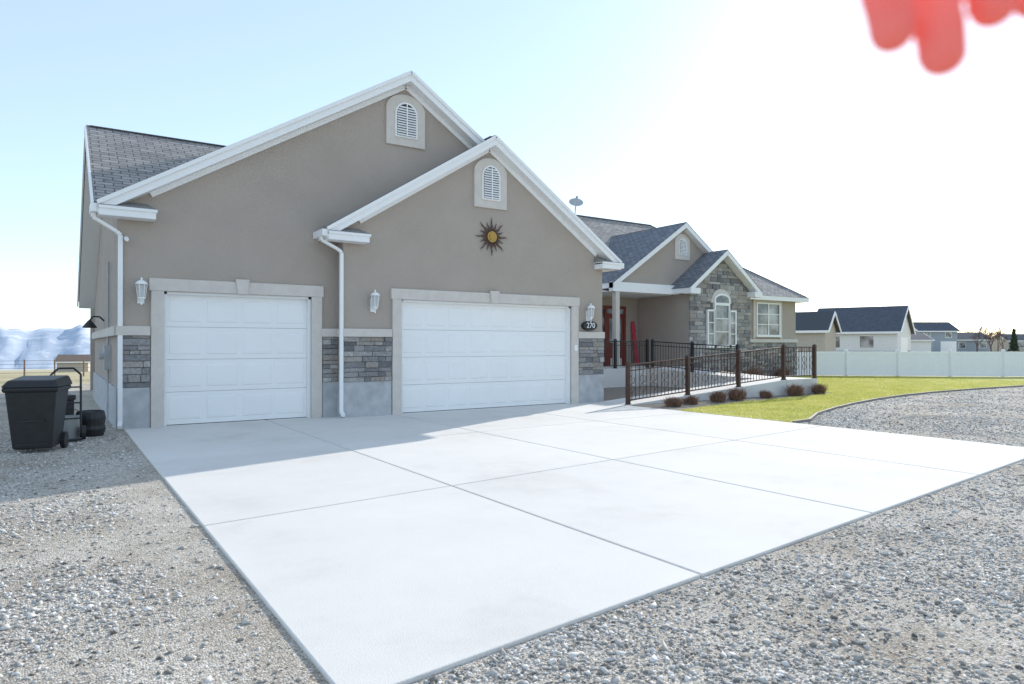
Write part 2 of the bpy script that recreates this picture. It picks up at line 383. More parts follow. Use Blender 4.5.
def yz_wall(name,x0,x1,pts,mat):
    v=[(x,y,z) for x in (x0,x1) for y,z in pts]; n=len(pts)
    f=[tuple(range(n)),tuple(range(2*n-1,n-1,-1))]+[(i,n+i,n+(i+1)%n,(i+1)%n) for i in range(n)]
    return mk(name,v,f,mat,H)
yz_wall('left_side_wall',.95,1.15,[(14.2,-.1),(22.7,-.1),(22.7,2.92),(17.5,6.15),(14.2,4.05)],STUCCO)
yz_wall('garage_right_wall',11.8,12.02,[(14.25,-.1),(20.5,-.1),(20.5,3.75),(14.25,3.75)],STUCCO)
box('rear_wall',1.0,30,27,27.2,-.1,3,STUCCO,H)
T1=.60; T2=4.52
roof('garage_roof_left',[(T1,13.7,r1(T1)),(P1,13.7,Z1),(P1,20,Z1),(4.3,20,r1(4.3)),(4.3,17.5,r1(4.3))],H)
roof('garage_roof_right',[(P1,13.7,Z1),(12.35,13.7,r1(12.35)),(12.35,25,r1(12.35)),(P1,25,Z1)],H)
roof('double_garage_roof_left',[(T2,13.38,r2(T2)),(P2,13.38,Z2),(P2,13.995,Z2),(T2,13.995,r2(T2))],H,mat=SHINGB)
roof('double_garage_roof_right',[(P2,13.38,Z2),(12.42,13.38,r2(12.42)),(12.42,14.4,r2(12.42)),(P2,14.4,Z2)],H)
zl=lambda y:6.28-.627*abs(y-17.5)
roof('side_roof_front',[(.57,13.84,zl(13.84)),(4.6,17.5,6.28),(.57,17.5,6.28)],H)
roof('side_roof_back',[(.57,17.5,6.28),(6,17.5,6.28),(6,23.1,zl(23.1)),(.57,23.1,zl(23.1))],H)
m=MB(); m.beam((.54,13.84,zl(13.84)-.1),(.54,17.5,6.18),.03,.2); m.beam((.54,17.5,6.18),(.54,23.1,zl(23.1)-.1),.03,.2); m.build('side_rake_board',WHITE,H)
roof('main_roof_front',[(12.2,19.7,3.8),(30.7,19.7,3.8),(25.2,25,7.6),(12.2,25,7.6)],H)
roof('main_roof_hip',[(30.7,19.7,3.8),(30.7,30.3,3.8),(25.2,25,7.6)],H)
roof('main_roof_back',[(30.7,30.3,3.8),(6,30.3,3.8),(6,25,7.6),(25.2,25,7.6)],H)
m=MB()
m.beam((P1,13.9,Z1-.002),(P1,24.9,Z1-.002),.14,.02); m.beam((P2,13.5,Z2-.002),(P2,14.0,Z2-.002),.14,.02)
m.beam((.62,17.5,6.275),(4.4,17.5,6.275),.16,.015); m.beam((12.5,25,7.60),(25.2,25,7.60),.2,.03); m.beam((25.2,25,7.60),(30.6,19.8,3.85),.2,.03)
m.build('ridge_caps',RIDGE,H)
m=MB()
for i in range(3):
    x,y=(13.5+i*3.1,22.6); z=3.8+(y-19.7)*.717; m.tube((x,y,z-.1),(x,y,z+.35),.05)
m.build('vent_pipes',BASE,H)
def ret(n,x0,x1,y0,y1,z):
    box(n+'_return',x0,x1,y0,y1,z-.22,z-.06,WHITE,H,bevel=.01)
    box(n+'_return_crown',x0,x1+.02,y0-.025,y1,z-.10,z-.05,WHITE,H)
    mm=MB(); mm.hexa([(x0,y0-.02,z-.049),(x1+.02,y0-.02,z-.049),(x1+.02,y1,z-.049),(x0,y1,z-.049),(x0,y0+.1,z+.0),(x1-.12,y0+.1,z+.0),(x1-.12,y1,z+.10),(x0,y1,z+.10)])
    mm.build(n+'_return_cap',RIDGE,H)
ret('left_eave',T1+.02,1.5,13.66,13.997,r1(T1)-.03)
ret('middle_eave',T2+.02,5.40,13.34,W2-.003,r2(T2)-.03)
ret('right_eave',11.75,12.40,13.34,W2-.003,r2(12.42)-.0)
m=MB()
for (xa,xb,fn,y) in ((1.45,P1,r1,W1),(P1,12.0,r1,W1),(5.3,P2,r2,W2),(P2,11.8,r2,W2)):
    m.beam((xa,y-.02,fn(xa)-.27),(xb,y-.02,fn(xb)-.27),.03,.09)
m.build('frieze_boards',WHITE,H)
m=MB()
for (xa,xb,fn,y) in ((T1,P1,r1,13.7),(P1,12.33,r1,13.7),(T2,P2,r2,13.38),(P2,12.42,r2,13.38)):
    m.beam((xa,y-.015,fn(xa)-.035),(xb,y-.015,fn(xb)-.035),.04,.07)
m.build('rake_drip_trim',WHITE,H)
m=MB()
m.box(T1-.10,T1,13.7,14.1,r1(T1)-.20,r1(T1)-.05)
m.box(T2-.10,T2,13.38,13.99,r2(T2)-.18,r2(T2)-.04)
m.box(12.42,12.54,13.38,19.6,r2(12.42)-.18,r2(12.42)-.04)
m.build('gutters',WHITE,H,bevel=.01)
def downspout(n,pts):
    mm=MB()
    for a,b in zip(pts,pts[1:]): mm.beam(a,b,.075,.06)
    mm.build(n,WHITE,H,bevel=.008)
z=r1(T1)-.2
downspout('left_downspout',[(T1-.05,13.85,z+.02),(T1-.05,13.85,z-.08),(.90,13.93,z-.28),(.965,13.95,z-.34),(.965,13.95,.12),(.95,13.8,.05)])
z=r2(T2)-.18
downspout('middle_downspout',[(T2-.05,13.6,z+.02),(T2-.05,13.6,z-.06),(4.82,13.62,z-.22),(4.90,13.63,z-.28),(4.90,13.63,.12),(4.9,13.5,.05)])
def wains(n,x0,x1,y,ztop=1.67,zb=.73):
    box(n+'_base',x0-.001,x1,y-.035,y+.02,-.1,zb,BASE,H,bevel=.006)
    box(n+'_mortar',x0+.01,x1-.01,y-.02,y+.01,zb,ztop,MORTAR,H)
    stones(n+'_stone',x0,x1,zb,ztop,y,H)
    box(n+'_belt',x0-.03,x1,y-.085,y+.01,ztop,ztop+.17,TRIM,H,bevel=.01)
wains('wains_a',.93,1.44,W1); wains('wains_b',4.62,4.947,W1)
wains('wains_c',4.95,6.02,W2); wains('wains_d',11.20,12.05,W2)
box('side_base',.91,.95,14.03,22.7,-.1,.73,BASE,H); box('side_belt',.87,.95,14.03,22.7,1.67,1.84,TRIM,H)
box('side_step_belt',4.90,4.949,W2+.01,W1-.09,1.67,1.84,TRIM,H); box('side_step_base',4.925,4.949,W2,W1-.04,-.1,.73,BASE,H)
def gdoor(n,xl,xr,y,ywall,cols):
    t=.215
    box(n+'_jamb_l',xl-t,xl,ywall-.06,ywall+.02,-.05,dh,TRIM,H,bevel=.01)
    box(n+'_jamb_r',xr,xr+t,ywall-.06,ywall+.02,-.05,dh,TRIM,H,bevel=.01)
    box(n+'_head',xl-t-.03,xr+t+.03,ywall-.065,ywall+.02,dh,dh+.23,TRIM,H,bevel=.01)
    c=(xl+xr)/2
    mm=MB(); mm.prism_xz([(c-.09,dh-.01),(c+.09,dh-.01),(c+.13,dh+.28),(c-.13,dh+.28)],ywall-.11,ywall-.05); mm.build(n+'_keystone',TRIM,H,bevel=.01)
    mm=MB(); mm.box(xl,xl+.05,ywall+.02,y+.01,0,dh); mm.box(xr-.05,xr,ywall+.02,y+.01,0,dh); mm.box(xl,xr,ywall+.02,y+.01,dh-.05,dh-.001)
    mm.build(n+'_stop',WHITE,H)
    mm=MB(); rows=4; rh=(dh-.05)/rows
    x0,x1=xl+.052,xr-.052
    for r in range(rows):
        za=.012+r*rh; zb=.012+(r+1)*rh-.006
        mm.box(x0,x1,y,y+.05,za,zb)
        cw=(x1-x0)/cols
        for k in range(cols):
            a=x0+k*cw+.05;b=x0+(k+1)*cw-.05;c0=za+.09;c1=zb-.09
            for (ia,ib,ya,yb) in ((0,.022,y-.0005,y-.012),(.03,.05,y-.0005,y-.014)):
                mm.hexa([(a+ia,ya,c0+ia),(b-ia,ya,c0+ia),(b-ia,ya,c1-ia),(a+ia,ya,c1-ia),(a+ib,yb,c0+ib),(b-ib,yb,c0+ib),(b-ib,yb,c1-ib),(a+ib,yb,c1-ib)])
    mm.build(n+'_panels',DOORW,H)
    box(n+'_seal',xl+.05,xr-.05,y+.01,y+.045,-.02,.011,DARK,H)
    box(n+'_backing',xl,xr,y+.052,y+.09,0,dh,BASE,H)
gdoor('single_garage_door',d1l,d1r,14.14,W1,4)
gdoor('double_garage_door',d2l,d2r,13.84,W2,8)
vent('upper_vent',6.5,5.93,.94,1.15,W1,H); vent('lower_vent',8.53,4.72,.90,1.18,W2,H)
# entry section
P3=21.1;Z3=6.44;s3=.665
def r3(x): return Z3-s3*abs(x-P3)
P4=22.5;Z4=5.34;s4=.73
def r4(x): return Z4-s4*abs(x-P4)
prism('entry_gable_wall',[(17.4,3.55),(24.8,3.55),(24.8,r3(24.8)-.1),(P3,Z3-.1),(17.4,r3(17.4)-.1)],19.2,19.4,STUCCO,H)
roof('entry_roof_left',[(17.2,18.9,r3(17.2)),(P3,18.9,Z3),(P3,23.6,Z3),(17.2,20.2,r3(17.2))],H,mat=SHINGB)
roof('entry_roof_right',[(P3,18.9,Z3),(25.0,18.9,r3(25.0)),(25.0,20.2,r3(25.0)),(P3,23.6,Z3)],H)
vent('entry_vent',21.15,4.95,.86,1.05,19.2,H,tr=.2)
box('porch_beam',17.2,20.7,18.95,19.19,3.5,3.86,WHITE,H,bevel=.01)
box('porch_ceiling',12.1,20.8,19.4,21.3,3.5,3.55,WHITE,H)
box('porch_post',17.35,17.55,18.97,19.17,.6,3.5,TRIM,H,bevel=.01)
box('porch_post_base',17.30,17.60,18.92,19.21,.6,1.0,TRIM,H,bevel=.01)
prism('stone_bay_wall',[(20.7,-.1),(24.4,-.1),(24.4,r4(24.4)-.1),(P4,Z4-.1),(20.7,r4(20.7)-.1)],18.4,19.19,STUCCO,H)
prism('stone_bay_mortar',[(20.72,0),(24.38,0),(24.38,r4(24.38)-.15),(P4,Z4-.15),(20.72,r4(20.72)-.15)],18.385,18.4-.001,MORTAR,H)
yz_wall('bay_left_wall',20.72,20.92,[(19.19,-.1),(21.3,-.1),(21.3,3.6),(19.19,3.6)],STUCCO)
box('bay_right_wall',24.2,24.38,19.19,20.1,-.1,3.7,STUCCO,H)
stones('bay_stone',20.68,24.42,.0,5.3,18.4,H,clip=lambda x,z:z<r4(x)-.22,hole=(21.7,23.3,1.5,3.3),rmin=.09,rmax=.2)
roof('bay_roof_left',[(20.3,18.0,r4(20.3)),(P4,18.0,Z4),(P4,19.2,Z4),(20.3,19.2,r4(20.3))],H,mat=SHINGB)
roof('bay_roof_right',[(P4,18.0,Z4),(24.7,18.0,r4(24.7)),(24.7,20.5,r4(24.7)),(P4,19.8,Z4)],H)
box('bay_return',20.32,20.85,17.97,18.38,r4(20.3)-.24,r4(20.3)-.02,WHITE,H); box('bay_return_r',24.2,24.68,17.97,18.38,r4(24.7)-.24,r4(24.7)-.02,WHITE,H)
def window(n,xl,xr,zb,zt,y,vm,hm,archz=0):
    fr=MB(); t=.07
    fr.box(xl-t,xl,y-.12,y,zb-t,zt+t); fr.box(xr,xr+t,y-.12,y,zb-t,zt+t); fr.box(xl,xr,y-.12,y,zt,zt+t); fr.box(xl-t*1.6,xr+t*1.6,y-.15,y,zb-t*1.6,zb)
    for i in range(1,vm): 
        x=xl+(xr-xl)*i/vm; fr.box(x-.035,x+.035,y-.11,y,zb,zt)
    for i in range(1,hm):
        z_=zb+(zt-zb)*i/hm; fr.box(xl,xr,y-.10,y,z_-.018,z_+.018)
    fr.build(n+'_frame',WHITE,H)
    box(n+'_glass',xl,xr,y-.075,y-.07,zb,zt,GLASS,H)
window('bay_window_centre',22.13,22.93,1.5,3.1,18.4,1,3)
window('bay_window_side',21.70,22.02,1.5,2.85,18.4,1,3)
window('bay_window_side_b',23.04,23.34,1.5,2.85,18.4,1,3)
prism('bay_window_arch_frame',arch(22.53,3.17,.95,.42),18.28,18.4,WHITE,H)
prism('bay_window_arch_glass',arch(22.53,3.21,.80,.30),18.275,18.29,GLASS,H)
prism('bay_arch_trim',[(22.53+.62*math.cos(math.pi*i/12),3.2+.58*math.sin(math.pi*i/12)) for i in range(13)],18.335,18.38,TRIM,H)
prism('wing_front_wall',[(24.38,-.1),(30.2,-.1),(30.2,3.7),(24.38,3.7)],20.1,20.3,STUCCO,H)
box('wing_side_wall',30.0,30.19,20.3,29.8,-.1,3.7,STUCCO,H)
stones('wing_stone',24.4,30.22,.0,1.62,20.1,H)
box('wing_belt',24.4,30.25,20.0,20.11,1.62,1.78,TRIM,H)
window('wing_window',27.1,28.75,1.98,3.42,20.1,2,3)
m=MB(); m.box(26.85,27.01,20.02,20.12,1.8,3.62); m.box(28.84,29.0,20.02,20.12,1.8,3.62); m.box(27.02,28.83,20.02,20.12,3.5,3.62); m.build('wing_window_trim',TRIM,H)
box('entry_wall',12.1,20.72,21.3,21.5,-.1,3.6,STUCCO,H)
m=MB(); m.box(18.35,18.45,21.2,21.3,.65,3.1); m.box(18.8,18.88,21.2,21.3,.65,3.1); m.box(19.86,19.96,21.2,21.3,.65,3.1); m.box(18.35,19.96,21.19,21.3,3.0,3.12); m.box(18.35,19.96,21.22,21.3,2.74,2.8)
m.build('entry_door_frame',REDW,H)
m=MB(); m.box(18.88,19.86,21.24,21.3,.67,2.74)
for (a,b,c,d) in ((.1,.42,.15,.75),(.56,.88,.15,.75)): m.box(18.88+a,18.88+b,21.225,21.24,.67+c,.67+d)
m.build('entry_door_leaf',REDW,H)
m=MB(); m.box(19.05,19.70,21.22,21.235,1.6,2.6); m.box(18.45,18.8,21.25,21.27,.8,2.74); m.box(18.45,19.86,21.25,21.27,2.8,3.0); m.build('entry_door_glass',GLASS,H)
m=MB()
def slabq(p,zs,blk=.5,zb=-.12): m.hexa([(x,y,zb) for x,y in p]+[(x,y,zz) for (x,y),zz in zip(p,zs)],blk)
slabq([(11.87,12.55),(18.4,12.55),(18.4,13.66),(11.87,13.66)],[0.004,.45,.45,.004],.7)
slabq([(18.41,12.55),(20.0,12.55),(20.0,14.3),(18.41,14.3)],[.45]*4,.3)
slabq([(18.41,14.31),(20.0,14.31),(20.0,18.3),(18.41,18.3)],[.45,.45,.65,.65],.8)
slabq([(12.1,18.31),(20.66,18.31),(20.66,21.3),(12.1,21.3)],[.65]*4,.5)
m.build('entry_ramp',CONC,bevel=.01)
def railing(name,p0,p1,h,mat,posts,style=True):
    e=empty(name); p0=Vector(p0);p1=Vector(p1); L=(p1-p0).length; d=(p1-p0)/L; dh_=Vector((d.x,d.y,0)).normalized()
    m=MB(); up=Vector((0,0,1))
    for t in posts:
        q=p0+d*L*t; m.box(q.x-.045,q.x+.045,q.y-.045,q.y+.045,q.z-.02,q.z+h+.05); m.box(q.x-.06,q.x+.06,q.y-.06,q.y+.06,q.z-.01,q.z+.02)
        m.hexa([(q.x-.055,q.y-.055,q.z+h+.05),(q.x+.055,q.y-.055,q.z+h+.05),(q.x+.055,q.y+.055,q.z+h+.05),(q.x-.055,q.y+.055,q.z+h+.05),
                (q.x-.01,q.y-.01,q.z+h+.10),(q.x+.01,q.y-.01,q.z+h+.10),(q.x+.01,q.y+.01,q.z+h+.10),(q.x-.01,q.y+.01,q.z+h+.10)])
    m.build('posts',mat,e)
    m=MB(); m.beam(p0+up*h,p1+up*h,.05,.035); m.beam(p0+up*.1,p1+up*.1,.03,.03); m.beam(p0+up*(h-.14),p1+up*(h-.14),.025,.025); m.build('rails',mat,e)
    m=MB(); n=int(L/.13)
    for i in range(1,n):
        q=p0+d*L*i/n; m.tube(q+up*.1,q+up*(h-.02),.010,n=5)
        if style and i%3==1:
            m.ring(q+up*.38,.10,.009,dh_,up,12); m.ring(q+up*.60,.10,.009,dh_,up,12)
        if style and i%3==0: m.ring(q+up*(h-.075),.055,.007,dh_,up,10)
    m.build('balusters',mat,e)
    return e
railing('ramp_railing',(11.95,12.62,.01),(18.35,12.62,.45),.98,BRONZE,[0,.34,.67,1])
railing('ramp_railing',(18.45,12.62,.45),(19.95,12.62,.45),.98,BRONZE,[1],True)
railing('porch_railing',(18.48,14.4,.46),(18.48,18.2,.65),.98,BLACK,[0,.5,1],False)
railing('porch_railing',(15.2,18.4,.65),(18.4,18.4,.65),.98,BLACK,[0,.5,1],False)
e=empty('red_porch_sign'); m=MB(); m.hexa([(20.3,20.95,.65),(20.5,20.95,.65),(20.5,20.99,.65),(20.3,20.99,.65),(20.3,21.22,2.35),(20.5,21.22,2.35),(20.5,21.27,2.35),(20.3,21.27,2.35)])
m.hexa([(20.28,21.16,2.05),(20.52,21.16,2.05),(20.52,21.25,2.05),(20.28,21.25,2.05),(20.34,21.21,2.5),(20.46,21.21,2.5),(20.46,21.28,2.5),(20.34,21.28,2.5)]); m.build('board',PINK,e)

# ---------------------------------------------------------------- wall fixtures
def lathe(m,c,prof,n=12):
    cx,cy,cz=c; k=len(m.v)
    for r,z in prof:
        for i in range(n):
            t=2*math.pi*i/n; m.v.append((cx+r*math.cos(t),cy+r*math.sin(t),cz+z))
    for j in range(len(prof)-1):
        for i in range(n):
            q=(i+1)%n; m.f.append((k+j*n+i,k+j*n+q,k+(j+1)*n+q,k+(j+1)*n+i)); m.b.append(.5)
def sconce(x,y,z):
    e=empty('wall_lantern'); m=MB()
    m.box(x-.055,x+.055,y-.03,y,z-.22,z+.06); m.tube((x,y-.02,z-.12),(x,y-.13,z-.17),.014); m.tube((x,y-.13,z-.17),(x,y-.14,z-.12),.014)
    lathe(m,(x,y-.14,z),[(0,-.26),(.018,-.24),(.01,-.2),(.04,-.16),(.062,-.13),(.062,-.115)]); 
    lathe(m,(x,y-.14,z),[(.10,.115),(.105,.125),(.07,.17),(.03,.19),(.012,.2),(.02,.22),(0,.25)])
    for i in range(6):
        t=2*math.pi*i/6; m.beam((x+.06*math.cos(t),y-.14+.06*math.sin(t),z-.12),(x+.09*math.cos(t),y-.14+.09*math.sin(t),z+.12),.009,.009)
    m.build('bracket_and_cage',WHITE,e)
    m=MB(); lathe(m,(x,y-.14,z),[(.052,-.115),(.08,.115)],6); m.build('glass',LGLASS,e)
sconce(1.29,W1,2.47); sconce(5.60,W2,2.42); sconce(11.52,W2,2.34)
e=empty('gooseneck_barn_light'); m=MB(); pts=[(.95,18.3,2.05),(.85,18.3,2.15),(.72,18.3,2.15),(.66,18.3,2.06)]
for a,b in zip(pts,pts[1:]): m.tube(a,b,.018)
lathe(m,(.66,18.3,1.92),[(.02,.15),(.05,.12),(.14,0),(.145,-.03)],14); m.build('arm_and_shade',BLACK,e)
e=empty('sun_wall_ornament'); m=MB(); cx,cz,yy=8.56,4.05,W2-.03
for i in range(16):
    t=2*math.pi*i/16; L=.46 if i%2==0 else .36; w=.05 if i%2==0 else .035
    c,s=math.cos(t),math.sin(t); pc,ps=-s,c
    P=lambda r_,o_:(cx+r_*c+pc*o_,cz+r_*s+ps*o_)
    pts=[P(.13,w*.5),P(.20,w*.9),P(.27,w*.15),P(.34,w*.5) if L>.4 else P(.29,w*.4),P(L,0),P(.31,-w*.15),P(.25,-w*.6),P(.20,-w*.5),P(.13,-w*.5)]
    m.prism_xz(pts,yy-.012,yy)
m.ring((cx,yy-.01,cz),.165,.012,(1,0,0),(0,0,1),20)
m.build('rays',BRONZE,e)
m=MB(); m.prism_xz([(cx+.13*math.cos(2*math.pi*i/20),cz+.13*math.sin(2*math.pi*i/20)) for i in range(20)],yy-.03,yy); 
m.prism_xz([(cx+.08*math.cos(2*math.pi*i/16),cz+.08*math.sin(2*math.pi*i/16)) for i in range(16)],yy-.045,yy-.03)
for sx in (-.035,.035): m.box(cx+sx-.012,cx+sx+.012,yy-.052,yy-.04,cz+.01,cz+.025)
m.box(cx-.03,cx+.03,yy-.052,yy-.04,cz-.04,cz-.03)
m.build('face',GOLD,e)
e=empty('house_number_sign'); m=MB(); pts=[(11.53+.23*math.cos(2*math.pi*i/24),2.0+.12*math.sin(2*math.pi*i/24)) for i in range(24)]
m.prism_xz(pts,W2-.12,W2); m.build('plaque',BLACK,e)
cu=bpy.data.curves.new('digits','FONT'); cu.body='270'; cu.size=.19; cu.extrude=.004; cu.align_x='CENTER'; cu.align_y='CENTER'
t=bpy.data.objects.new('digits',cu); t.location=(11.53,W2-.127,2.0); t.rotation_euler=(R_(90),0,0); cu.materials.append(WHITE); link(t,e)
box('keypad_box',11.03,11.11,W2-.10,W2-.06,1.35,1.5,WHITE,H)
e=empty('security_camera'); m=MB(); m.tube((1.05,13.98,3.42),(1.05,13.86,3.40),.015); m.tube((1.05,13.9,3.40),(1.05,13.76,3.36),.035,.035,10); m.build('body',WHITE,e)
e=empty('satellite_dish'); m=MB(); c=Vector((20.2,24.8,8.15)); dn=Vector((-.35,-.6,.7)).normalized(); a=dn.cross(Vector((0,0,1))).normalized(); b=a.cross(dn)
k=len(m.v); m.v.append(tuple(c-dn*.06))
for rr,dz in ((.18,-.04),(.34,.02)):
    for i in range(16): t=2*math.pi*i/16; m.v.append(tuple(c+a*rr*math.cos(t)+b*rr*math.sin(t)+dn*dz))
for i in range(16):
    j=(i+1)%16; m.f.append((k,k+1+i,k+1+j)); m.b.append(.5); m.f.append((k+1+i,k+17+i,k+17+j,k+1+j)); m.b.append(.5)
m.build('reflector',BASE,e); m=MB(); m.tube((20.2,24.9,7.5),tuple(c-dn*.06),.025); m.tube(tuple(c-b*.3),tuple(c+dn*.35-b*.1),.012); m.box(20.2+dn.x*.35-.04,20.2+dn.x*.35+.04,24.8+dn.y*.35-.04,24.8+dn.y*.35+.04,8.15+.15,8.15+.24); m.build('mast_and_feed',BASE,e)

# ---------------------------------------------------------------- lawn etc
lawn=[(11.9,8.0),(12.5,8.05),(13.8,8.7),(15.4,9.25),(17,9.7),(19,10.15),(21,10.45),(23.2,10.6),(26,10.6),(29.5,10.4),(34,10.0),(40,9.2),(48,8.0),(47.9,4.8),(37.7,13.4),(30.3,19.7),(26,18.8),(24.6,17.2),(20.6,16.2),(20.4,12.2),(18.5,11.9),(15,11.6),(12.6,11.1),(11.9,10.9)]
mk('lawn',[(x,y,-0.003) for x,y in lawn],[tuple(range(len(lawn)))],LAWN)
mulch=[(11.9,10.9),(12.6,11.1),(15,11.6),(18.5,11.9),(20.4,12.2),(20.6,16.2),(24.6,17.2),(26,18.8),(30.3,19.7),(30.3,20.2),(20.5,20.2),(20.5,18.2),(12,18.2),(12,12.5)]
mk('planting_bed',[(x,y,-0.010) for x,y in mulch],[tuple(range(len(mulch)))],MULCH)
EDGE=simple('edging_metal',(0.22,0.20,0.18),0.8,var=.15)
m=MB(); ed=lawn[0:13]
for a,b in zip(ed,ed[1:]): m.beam((a[0],a[1]-.03,-0.005),(b[0],b[1]-.03,-0.005),.05,.07)
m.build('lawn_edging',EDGE)
def pip(P,poly):
    x,y=P[:,0],P[:,1]; ins=np.zeros(len(P),bool); n=len(poly)
    for i in range(n):
        x1,y1=poly[i];x2,y2=poly[(i+1)%n]
        c=((y1>y)!=(y2>y))&(x<(x2-x1)*(y-y1)/((y2-y1)+1e-12)+x1); ins^=c
    return ins
def blades(name,P,h,w,mat,lean=.5,z0=0.0):
    n=len(P); a=rng.uniform(0,2*np.pi,n); hh=h*rng.uniform(.5,1.3,n); le=rng.uniform(0,lean,n)*hh; b=rng.uniform(0,2*np.pi,n)
    base=np.c_[P[:,0],P[:,1],P[:,2] if P.shape[1]>2 else np.full(n,z0)]
    dx=np.c_[np.cos(a),np.sin(a),np.zeros(n)]*w/2
    top=base+np.c_[np.cos(b)*le,np.sin(b)*le,hh]
    v=np.stack([base-dx,base+dx,top],1).reshape(-1,3); 
    me=bpy.data.meshes.new(name); me.vertices.add(3*n); me.vertices.foreach_set('co',v.ravel()); me.loops.add(3*n); me.loops.foreach_set('vertex_index',np.arange(3*n,dtype=np.int32))
    me.polygons.add(n); me.polygons.foreach_set('loop_start',np.arange(0,3*n,3,dtype=np.int32)); me.update(calc_edges=True); me.validate(); me.materials.append(mat)
    return link(bpy.data.objects.new(name,me))
P=np.c_[rng.uniform(11.9,34,260000),rng.uniform(8,19.6,260000)]
keep=pip(P,lawn)&(rng.random(len(P))<np.clip(1.3-(P[:,0]-12)/22,.12,1)); P=P[keep]
blades('grass_blades',P,.030,.012,BLADE,lean=1.2)
def shrub(x,y,r,h,mat=TUFT,name='dry_ornamental_shrub',n=900):
    th=rng.uniform(0,2*np.pi,n); rr=r*np.sqrt(rng.random(n))*.75; zz=h*np.sqrt(np.clip(1-(rr/r)**2,0,1))*rng.uniform(.0,.85,n)
    rr=rr*(1+.25*np.sin(th*3+x))
    Q=np.c_[x+rr*np.cos(th),y+rr*np.sin(th),zz-.02]
    return blades(name,Q,h*.6,.016,mat,lean=1.5)
for (x,y,r,h) in ((12.65,11.75,.24,.20),(13.5,11.95,.22,.18),(14.6,12.0,.24,.24),(15.5,12.1,.27,.28),(16.8,12.15,.20,.18),(18.3,12.2,.28,.28),(19.6,12.25,.24,.26),(21.2,16.9,.4,.5),(23.6,17.6,.45,.5),(25.4,19.2,.4,.5),(28.4,19.6,.4,.4)): shrub(x,y,r,h)

# ---------------------------------------------------------------- loose gravel (crushed, angular, flat)
iv=np.array([(1,0,0),(-1,0,0),(0,1,0),(0,-1,0),(0,0,1),(0,0,-1)],float)
jf=np.array([(0,2,4),(2,1,4),(1,3,4),(3,0,4),(2,0,5),(1,2,5),(3,1,5),(0,3,5)],dtype=np.int32)
n=320000; r=2.4+15*rng.random(n)**1.15; a=np.radians(rng.uniform(-14,82,n))
n2=60000; r_2=14+22*rng.random(n2); a2=np.radians(rng.uniform(50,80,n2)); r=np.r_[r,r_2]; a=np.r_[a,a2]; far=np.r_[np.zeros(n,bool),np.ones(n2,bool)]
X=r*np.sin(a); Y=r*np.cos(a)
inside=(X>1.0)&(X<11.88)&(Y>2.66+.1*X)
wav=np.zeros(len(X))
for k in range(9):
    th=rng.uniform(0,np.pi); fr=rng.uniform(.6,4.5); wav+=np.sin((X*np.cos(th)+Y*np.sin(th))*fr+rng.uniform(0,6))/ (1+.25*k)
wav/=2.2
dirt=np.exp(-((X-.80)/.30)**2)*(Y>3)*(Y<9.5)
cover=np.clip(.66+.42*wav-.75*dirt,.12,1)
keep=(~inside)&(~pip(np.c_[X,Y],lawn))&(~pip(np.c_[X,Y],mulch))&~((X>.9)&(Y>13.6))&(rng.random(len(X))<cover)
X=X[keep];Y=Y[keep];wv=wav[keep]; fr_=far[keep]; n=len(X)
base=np.where(fr_,.014,.0078)
S=(base*np.exp(rng.normal(0,.48,n)))[:,None]*rng.uniform(.7,1.3,(n,3)); S=np.clip(S,.0035,.032)
S[:,2]*=.55
ya=rng.uniform(0,2*np.pi,n); ti=rng.normal(0,.30,n); c,s=np.cos(ya),np.sin(ya); ct,st=np.cos(ti),np.sin(ti)
Rm=np.zeros((n,3,3)); Rm[:,0,0]=c;Rm[:,0,1]=-s*ct;Rm[:,0,2]=s*st;Rm[:,1,0]=s;Rm[:,1,1]=c*ct;Rm[:,1,2]=-c*st;Rm[:,2,1]=st;Rm[:,2,2]=ct
jit=rng.uniform(-.45,.45,(n,6,3))
L=(iv[None]+jit)*S[:,None,:]
zz=GZ+S[:,2]*.3
v=np.einsum('nij,nkj->nki',Rm,L)+np.c_[X,Y,zz][:,None,:]
f=(jf[None]+ (np.arange(n,dtype=np.int32)*6)[:,None,None]).reshape(-1)
me=bpy.data.meshes.new('gravel'); me.vertices.add(n*6); me.vertices.foreach_set('co',v.ravel()); me.loops.add(len(f)); me.loops.foreach_set('vertex_index',f)
nf=len(f)//3; me.polygons.add(nf); me.polygons.foreach_set('loop_start',np.arange(0,3*nf,3,dtype=np.int32)); me.update(calc_edges=True)
colr=np.clip(rng.beta(1.6,1.5,n)+.08*wv,0,1)
at=me.attributes.new('blk','FLOAT','FACE'); at.data.foreach_set('value',np.repeat(colr,8).astype(np.float32)); me.materials.append(GSTONE)
link(bpy.data.objects.new('loose_gravel',me))

# ---------------------------------------------------------------- bin & clutter at left
e=empty('wheeled_trash_bin'); e.location=(-.20,11.95,GZ); e.rotation_euler=(0,0,R_(-14))
m=MB()
def tap(z0,z1,w0,w1,d0,d1): m.hexa([(-w0/2,-d0/2,z0),(w0/2,-d0/2,z0),(w0/2,d0/2,z0),(-w0/2,d0/2,z0),(-w1/2,-d1/2,z1),(w1/2,-d1/2,z1),(w1/2,d1/2,z1),(-w1/2,d1/2,z1)])
tap(.06,.90,.48,.62,.50,.68); tap(.86,.93,.66,.68,.72,.74)
m.build('body',BIN,e,bevel=.025)
m=MB(); m.hexa([(-.35,-.38,.93),(.35,-.38,.93),(.35,.40,.93),(-.35,.40,.93),(-.28,-.30,1.03),(.28,-.30,1.03),(.30,.38,1.07),(-.30,.38,1.07)]); m.build('lid',BIN,e,bevel=.025)
m=MB(); m.tube((-.27,.42,1.0),(.27,.42,1.0),.02,n=10); m.tube((-.27,.36,.95),(-.27,.42,1.0),.02); m.tube((.27,.36,.95),(.27,.42,1.0),.02)
